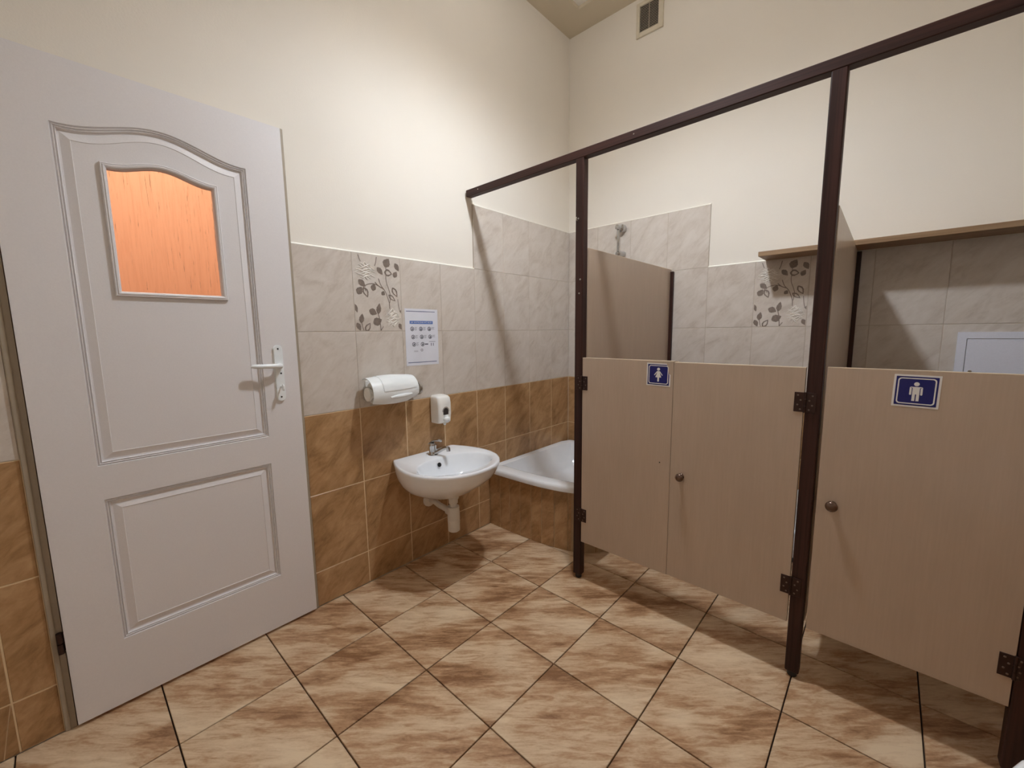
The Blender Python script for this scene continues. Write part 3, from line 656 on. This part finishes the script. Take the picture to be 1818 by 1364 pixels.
# ------------------------------------------------------------------ washbasins
SINK = [(0, .192), (.012, .198), (.04, .212), (.09, .235), (.15, .252), (.21, .260), (.27, .257), (.33, .240), (.385, .205), (.43, .157), (.458, .10), (.469, .045), (.471, 0)]
SINK = SINK + [(d, -o) for d, o in SINK[-2::-1]]
def sink_ray(cx, ang):
    dx, dy = math.cos(ang), math.sin(ang); best = 0.3
    poly = SINK
    for (ax, ay), (bx, by) in zip(poly, poly[1:] + poly[:1]):
        ex, ey = bx - ax, by - ay; det = dx * ey - dy * ex
        if abs(det) < 1e-9: continue
        t_ = ((ax - cx) * ey - (ay - 0) * ex) / det; u = ((ax - cx) * dy - ay * dx) / det
        if t_ > 0 and -1e-6 <= u <= 1 + 1e-6: best = t_
    return cx + dx * best, dy * best
def washbasin(F, loc, label, tap_turn=0.25):
    """F(depth from the wall, offset along it, height) -> point"""
    o = empty('washbasin', loc); tag(o, label, 'washbasin', 'washbasins')
    N = 72; c0 = .22
    angs = [2 * math.pi * i / N for i in range(N)]
    cor = math.atan2(.192, -c0)
    for sgn in (1, -1):
        a_ = (sgn * cor) % (2 * math.pi); k = min(range(N), key=lambda i: abs(angs[i] - a_)); angs[k] = a_
    out = [sink_ray(c0, a) for a in angs]
    def bowl(k, kz=0):
        r_ = []
        for a in angs:
            ca, sa = math.cos(a), math.sin(a)
            rx = .143 if ca > 0 else .135; e = 1.0 if ca > 0 else .72
            x = .272 + rx * math.copysign(abs(ca) ** (1 if ca > 0 else 1.25), ca); y = .216 * math.copysign(abs(sa) ** e, sa)
            r_.append((.262 + (x - .262) * k, y * k))
        return r_
    sc = lambda q, k, kd: [(d * kd, o_ * k) for d, o_ in q]
    sc2 = lambda q, k, c: [(c + (d - c) * k, o_ * k) for d, o_ in q]
    ins = lambda q, e: [(min(max(d, e) if d < .2 else c0 + (d - c0) * (1 - e / .25), .471), o_ * (1 - e / .26)) for d, o_ in q]
    low = sc(out, .80, .80)
    spec = [(sc2(low, .12, .19), .398), (sc2(low, .30, .19), .402), (sc2(low, .55, .185), .418), (sc2(low, .80, .16), .440), (sc(out, .78, .76), .462), (sc(out, .86, .85), .487), (sc(out, .935, .925), .520), (sc(out, .975, .97), .552), (sc(out, .995, .995), .578),
            (out, .586), (ins(out, .003), .5935), (ins(out, .008), .596), (ins(out, .016), .5945), (bowl(1.03), .5905), (bowl(1.0), .587), (bowl(.975), .578), (bowl(.93), .552), (bowl(.85), .520), (bowl(.72), .492), (bowl(.50), .470), (bowl(.28), .459), (bowl(.10), .456)]
    b = new_bm(); rings(b, [[Vector(F(d, o_, z)) for d, o_ in q] for q, z in spec])
    fin('bowl', b, m_ceramic, o, smooth=60)
    D = lambda a, b_: Vector(F(*a)) - Vector(F(*b_))
    up = Vector((0, 0, 1))
    fin('plug_hole', lathe(new_bm(), F(.262, 0, .456), up, [(0, .024), (.003, .023), (.0035, .014), (.001, .012)], 20), m_chrome, o, smooth=40)
    fwd = D((.06, 0, .022), (0, 0, 0)); 
    fin('overflow_hole', lathe(new_bm(), F(.1495, -.010, .556), fwd, [(0, .0115), (.0025, .0115), (.003, .009)], 20), m_black, o, smooth=40)
    # mixer tap
    tp = fin('mixer_tap', lathe(new_bm(), F(.072, .008, .590), up, [(0, .027), (.004, .0265), (.006, .0215), (.010, .0195), (.044, .0195), (.047, .0205), (.060, .0205), (.066, .018), (.069, .010)], 24), m_chrome, o, smooth=40)
    b = new_bm(); sp = catmull([F(.085, .012, .602), F(.105, .018, .612), F(.135, .027, .630), F(.158, .034, .640), F(.170, .038, .638)], 5)
    tube(b, sp, [.0105] * 3 + [.0095] * (len(sp) - 3), 12); cyl(b, F(.168, .0375, .640), F(.170, .038, .622), .0105, n=14)
    fin('spout', b, m_chrome, tp, smooth=50)
    b = new_bm(); q = [F(.058, .006, .652), F(.078, .011, .668), F(.108, .018, .675), F(.128, .023, .674)]
    q = catmull(q, 5); rr = [.017 - .011 * i / (len(q) - 1) for i in range(len(q))]
    side = (Vector(F(0, .1, 0)) - Vector(F(0, 0, 0))).normalized()
    rings(b, [[p + side * (r_ * 1.0 * math.cos(k * math.pi / 6)) + up * (.006 * math.sin(k * math.pi / 6)) for k in range(12)] for p, r_ in zip(q, rr)])
    fin('tap_lever', b, m_chrome, tp, smooth=60)
    # bottle trap and waste
    trap = fin('bottle_trap', lathe(new_bm(), F(.205, .030, .195), up, [(0, .026), (.004, .031), (.060, .0325), (.064, .031), (.068, .0325), (.110, .0325), (.118, .030), (.122, .031), (.136, .031), (.138, .019), (.152, .0185), (.155, .024), (.178, .0245), (.180, .029), (.196, .031), (.206, .031)], 24), m_pipe, o, smooth=40)
    b = new_bm(); tube(b, catmull([F(.195, .030, .292), F(.15, .030, .298), F(.09, .028, .304), F(.05, .026, .315), F(.025, .025, .317), F(.0015, .025, .317)], 5), .0155, 14)
    lathe(b, F(.180, .030, .294), D((0, 0, 0), (1, 0, 0)), [(0, .021), (.022, .021), (.026, .018)], 16)
    fin('waste_pipe', b, m_pipe, trap, smooth=50)
    fin('pipe_collar', lathe(new_bm(), F(.001, .025, .317), D((1, 0, 0), (0, 0, 0)), [(0, .042), (.006, .041), (.014, .034), (.018, .020)], 24), m_pipe, trap, smooth=40)
    for s in (-1, 1):
        fin('mounting_bolt', lathe(new_bm(), F(.001, s * .105, .432), D((1, 0, 0), (0, 0, 0)), [(0, .010), (.008, .010), (.009, .006), (.040, .006), (.042, .003)], 12), m_white_warm, o, smooth=40)
    return o
washbasin(lambda d, o_, z: (d, -1.386 + o_, z), (.0, -1.386, .39), 'small white washbasin with chrome tap and bottle trap under the soap dispenser')
washbasin(lambda d, o_, z: (XR - d, -1.91 - o_, z), (XR, -1.91, .39), 'white washbasin rim cut off at the lower right edge of the photo')

# ------------------------------------------------------------------ soap dispenser
sd = empty('soap_dispenser', (0, -1.297, .752)); tag(sd, 'white wall soap dispenser with dark window above the washbasin', 'soap dispenser')
cy = -1.292
bm = new_bm(); levels = [(.752, .080, .074, .0), (.756, .086, .080, 0), (.80, .088, .086, 0), (.86, .088, .086, 0), (.890, .086, .080, 0), (.899, .080, .070, 0), (.903, .070, .055, 0)]
def soap_ring(z, wd, dp):
    return [Vector((max(0.0005, u), v, z)) for u, v in [(dp / 2 + a, b) for a, b in rrect(0, cy, dp, wd, .016, 5)]]
rings(bm, [soap_ring(z, wd, dp) for z, wd, dp, _ in levels]); fin('body', bm, m_white_warm, sd, smooth=45)
F = lambda u, v, h: (.0865 + h, cy + u, v)
arch = [(-.017, .800), (.017, .800), (.017, .816)] + [(.017 * math.cos(math.pi * i / 12), .816 + .020 * math.sin(math.pi * i / 12)) for i in range(13)] + [(-.017, .816)]
fin('level_window', prism(new_bm(), arch, F, -.001, .0012), m_dark, sd)
b = new_bm(); aa = [(.021 * math.cos(math.pi * i / 16), .817 + .025 * math.sin(math.pi * i / 16)) for i in range(17)]
tube(b, [F(u, v, .0005) for u, v in aa], .0018, 6); fin('window_rim', b, m_satin, sd, smooth=60)
bm = new_bm(); lathe(bm, (.080, cy, .778), (1, 0, -.35), [(0, .017), (.016, .0175), (.024, .0155), (.028, .009), (.029, .002)], 20)
box(bm, .082, .096, cy - .014, cy + .014, .776, .797, .005, 2); fin('push_button', bm, m_white, sd, smooth=50)
fin('nozzle', lathe(new_bm(), (.074, cy, .752), (0, 0, -1), [(0, .009), (.006, .008), (.012, .005)], 14), m_white, sd, smooth=40)

# ------------------------------------------------------------------ roll dispenser
rd = empty('roll_dispenser', (0, -1.567, .92)); tag(rd, 'white wall roll dispenser with hinged cover between two round end brackets, left of the poster', 'dispenser')
y0, y1 = -1.737, -1.490
ax, az = .062, .965
R_ = math.radians
def shell(name, ys, ks, a0, a1, th, mat):
    """a curved sheet round the roll; a1(t) is the lower edge's angle along the length"""
    n = 22; b = new_bm(); ro, ri = [], []
    for j, (y, k) in enumerate(zip(ys, ks)):
        e = a1(j / (len(ys) - 1))
        f = lambda q: [b.verts.new((ax + q * math.cos(a0 + (e - a0) * i / n), y, az + q * math.sin(a0 + (e - a0) * i / n))) for i in range(n + 1)]
        ro.append(f(k)); ri.append(f(k - th))
    n = len(ro[0])
    for j in range(len(ys) - 1):
        for i in range(n - 1):
            b.faces.new((ro[j][i], ro[j][i + 1], ro[j + 1][i + 1], ro[j + 1][i])); b.faces.new((ri[j][i], ri[j][i + 1], ri[j + 1][i + 1], ri[j + 1][i]))
        b.faces.new((ro[j][0], ro[j + 1][0], ri[j + 1][0], ri[j][0])); b.faces.new((ro[j][-1], ro[j + 1][-1], ri[j + 1][-1], ri[j][-1]))
    for i in range(n - 1):
        for j in (0, -1): b.faces.new((ro[j][i], ro[j][i + 1], ri[j][i + 1], ri[j][i]))
    return fin(name, b, mat, rd, smooth=45)
kf = lambda t_: .0700 + .0085 * math.sin(math.pi * min(1, .10 + t_ * .95))
ys = [y0 + (y1 - y0) * i / 16 for i in range(17)]
shell('cover', ys, [kf(i / 16) for i in range(17)], R_(116), lambda t_: R_(-36 - 8 * math.sin(math.pi * t_) + 20 * max(0, t_ - .75) * 4), .003, m_white)
ys2 = [y0 + .052 + (y1 - y0 - .066) * i / 12 for i in range(13)]
shell('window_panel', ys2, [kf((y - y0) / (y1 - y0)) + .0022 for y in ys2], R_(108), lambda t_: R_(8 + 10 * max(0, t_ - .6)), .0024, m_white)
b = new_bm(); q = []
for i in range(13):
    t_ = .34 + .48 * i / 12; an = R_(-17 + 6 * t_); kk = kf(t_) + .001
    q.append(Vector((ax + kk * math.cos(an), y0 + (y1 - y0) * t_, az + kk * math.sin(an))))
tube(b, q, [.0105 * max(.16, math.sin(math.pi * i / 12)) ** .5 for i in range(13)], 12); fin('grip', b, m_white, rd, smooth=60)
fin('roll', cyl(new_bm(), (ax, y0 + .030, az), (ax, y1 + .010, az), .050, n=28), m_white_warm, rd, smooth=40)
for (yy, dr) in ((y0 + .016, -1), (-1.452, 1)):
    b = new_bm(); lathe(b, (ax, yy - dr * .012, az - .005), (0, dr, 0), [(0, .022), (.010, .022), (.012, .032), (.022, .032), (.0245, .028), (.025, .021), (.0235, .0195), (.0235, .004)], 24)
    fin('end_cap', b, m_satin if dr > 0 else m_white_warm, rd, smooth=35)
    b = new_bm(); Fq = lambda u, v, h: (u, yy + h, v); prism(b, rrect(.033, az - .005, .064, .066, .012, 4), Fq, -.0025 - dr * .006, .0025 - dr * .006)
    fin('bracket', b, m_satin, rd, smooth=40)
fin('spindle', cyl(new_bm(), (ax, y1 + .008, az - .005), (ax, -1.463, az - .005), .010, n=12), m_satin, rd, smooth=40)
b = new_bm(); k = 40; pts = [(y0 + .006, .930), (y1 - .006, .930)] + [(y1 - .006 - (y1 - y0 - .012) * i / k, .917 if i % 2 else .921) for i in range(k + 1)]
prism(b, pts, lambda u, v, h: (.085 + h, u, v - .010), 0, .0012); fin('tear_blade', b, m_satin, rd)
fbox('back_plate', m_white_warm, rd, .0005, .006, y0 + .03, -1.463, .935, 1.02, .002)

# ------------------------------------------------------------------ poster
ps = empty('poster', (0.0006, -1.366, 1.073)); tag(ps, 'white hand-washing instruction poster with blue header taped to the beige tiles', 'poster')
PC, PZ, rt = -1.3655, 1.221, -.004
F = lambda u, v, h: (.0006 + h, PC + u - v * rt, PZ + v + u * rt)
fin('paper', prism(new_bm(), [(-.104, -.1485), (.104, -.1485), (.104, .1485), (-.104, .1485)], F, 0, .0005), m_paper, ps)
def flat(nm, outs, mat, h=.0005):
    b = new_bm()
    for q in outs: prism(b, q, F, h, h + .0003)
    return fin(nm, b, mat, ps)
R4 = lambda u0, u1, v0, v1: [(u0, v0), (u1, v0), (u1, v1), (u0, v1)]
flat('rule_line', [R4(-.096, .086, .1335, .1365)], m_pnavy); flat('rule_line', [R4(-.094, .090, -.1335, -.1305)], m_pnavy)
flat('header_band', [R4(-.076, .070, .070, .086)], m_pblue)
def text_mesh(nm, txt, size, u, v, mat, h, parent, FF):
    cu = bpy.data.curves.new(nm, 'FONT'); cu.body = txt; cu.size = size; cu.align_x = 'CENTER'; cu.align_y = 'CENTER'; cu.resolution_u = 2
    tmp = bpy.data.objects.new(nm + '_tmp', cu); COL.objects.link(tmp); bpy.context.view_layer.update()
    me = bpy.data.meshes.new_from_object(tmp); bpy.data.objects.remove(tmp); bpy.data.curves.remove(cu)
    b = new_bm(); b.from_mesh(me); bpy.data.meshes.remove(me)
    for q in b.verts: q.co = Vector(FF(q.co.x + u, q.co.y + v, h))
    return fin(nm, b, mat, parent)
text_mesh('header_text', 'JAK SKUTECZNIE MYĆ RĘCE?', .0102, -.003, .078, m_signw, .0010, ps, F)
icons, lines = [], []
for r, v in enumerate((.044, .002, -.037)):
    for c, u in enumerate((-.062, -.008, .046)):
        u += r * .004
        if (r, c) == (2, 2):
            lines += [R4(u - .012, u + .030, v + .012, v + .014), R4(u, u + .004, v - .010, v + .006), R4(u + .014, u + .018, v - .010, v + .006)]; continue
        n = 16
        for i in range(n):
            a0, a1 = 2 * math.pi * i / n, 2 * math.pi * (i + 1) / n
            icons.append([(u + .0115 * math.cos(a0), v + .0115 * math.sin(a0)), (u + .0115 * math.cos(a1), v + .0115 * math.sin(a1)), (u + .008 * math.cos(a1), v + .008 * math.sin(a1)), (u + .008 * math.cos(a0), v + .008 * math.sin(a0))])
        icons.append([(u - .005, v - .006), (u + .002 + .002 * c, v - .006), (u + .006, v + .001 * r), (u - .001, v + .006)])
        if (r, c) == (2, 1): lines.append(R4(u + .014, u + .036, v - .003, v + .003))
        else:
            for k in range(4 - (c == 2)): lines.append(R4(u + .014, u + .030 - .004 * (k % 2) + .002 * c, v + .008 - k * .0048, v + .0093 - k * .0048))
for u, v in ((-.010 + .004, -.068),):
    for i in range(14):
        a0, a1 = 2 * math.pi * i / 14, 2 * math.pi * (i + 1) / 14
        icons.append([(u + .007 * math.cos(a0), v + .007 * math.sin(a0)), (u + .007 * math.cos(a1), v + .007 * math.sin(a1)), (u + .0045 * math.cos(a1), v + .0045 * math.sin(a1)), (u + .0045 * math.cos(a0), v + .0045 * math.sin(a0))])
for k in range(2): lines.append(R4(-.055, -.030, -.071 - k * .005, -.0698 - k * .005))
flat('step_icons', icons, m_pgrey)['kind'] = 'stuff'; flat('small_print', lines, m_pgrey)['kind'] = 'stuff'

# ------------------------------------------------------------------ brush holder seen through the gap by the middle post
tb = empty('brush_holder', (1.552, -.10, 0)); tag(tb, 'white toilet brush holder glimpsed through the gap beside the middle post', 'brush holder')
fin('base', lathe(new_bm(), (1.552, -.10, 0), (0, 0, 1), [(0, .050), (.012, .050), (.022, .042)], 24), m_black, tb, smooth=40)
fin('cup', lathe(new_bm(), (1.552, -.10, .022), (0, 0, 1), [(0, .040), (.010, .043), (.130, .046), (.140, .045), (.140, .040)], 24), m_ceramic, tb, smooth=40)
fin('brush_handle', lathe(new_bm(), (1.552, -.10, .16), (0, 0, 1), [(0, .012), (.01, .008), (.20, .008), (.215, .011), (.23, .006)], 14), m_white, tb, smooth=40)

# ------------------------------------------------------------------ pendant lamp (above the frame) and passage lamp
lx, ly, lz = LAMP_POS
pd = empty('pendant_lamp', (lx, ly, ZC + .02)); tag(pd, 'pendant lamp with a shallow shade given an added glow, hanging above the washbasin side', 'lamp')
fin('ceiling_rose', lathe(new_bm(), (lx, ly, ZC + .0195), (0, 0, -1), [(0, .05), (.02, .045), (.035, .015)], 24), m_white, pd, smooth=40)
fin('cord', cyl(new_bm(), (lx, ly, ZC), (lx, ly, lz + .15), .004, n=8), m_black, pd)
SH_R, SH_Z = .145, -.042
bm = new_bm(); lathe(bm, (lx, ly, lz + .15), (0, 0, -1), [(0, .02), (.01, .035), (.04, .05), (.075, .085), (.13, .122), (.15 - SH_Z, SH_R), (.152 - SH_Z, SH_R - .003), (.129, .118), (.078, .080), (.045, .045), (.042, .01)], 40)
fin('lamp_shade', bm, m_shade_glow, pd, smooth=40)  # shade carries the added fill glow
fin('bulb', lathe(new_bm(), (lx, ly, lz + .075), (0, 0, -1), [(0, .012), (.03, .014), (.045, .024), (.06, .031), (.075, .034), (.09, .031), (.103, .019), (.108, .004)], 20), m_bulb, pd, smooth=60)
ld = bpy.data.lights.new('bulb_light', 'SPOT'); ld.spot_size = math.radians(174); ld.spot_blend = 0.85; ld.energy = LAMP_W; ld.color = LAMP_COL; ld.shadow_soft_size = .040
lo = bpy.data.objects.new('bulb_light', ld); COL.objects.link(lo); lo.parent = pd; lo.location = Vector(LAMP_POS) - wloc(pd)
hl = empty('passage_lamp', (-.80, -2.2, ZC + .02)); tag(hl, 'round ceiling lamp lighting the orange passage behind the door', 'lamp')
fin('diffuser', lathe(new_bm(), (-.80, -2.2, ZC + .02), (0, 0, -1), [(0, .15), (.03, .15), (.05, .12), (.055, .02)], 24), m_white, hl, smooth=40)
ha = bpy.data.lights.new('passage_light', 'AREA'); ha.shape = 'DISK'; ha.size = .30; ha.energy = HALL_W; ha.color = (1, .88, .72)
ho = bpy.data.objects.new('passage_light', ha); COL.objects.link(ho); ho.parent = hl; ho.location = (0, 0, -.062)
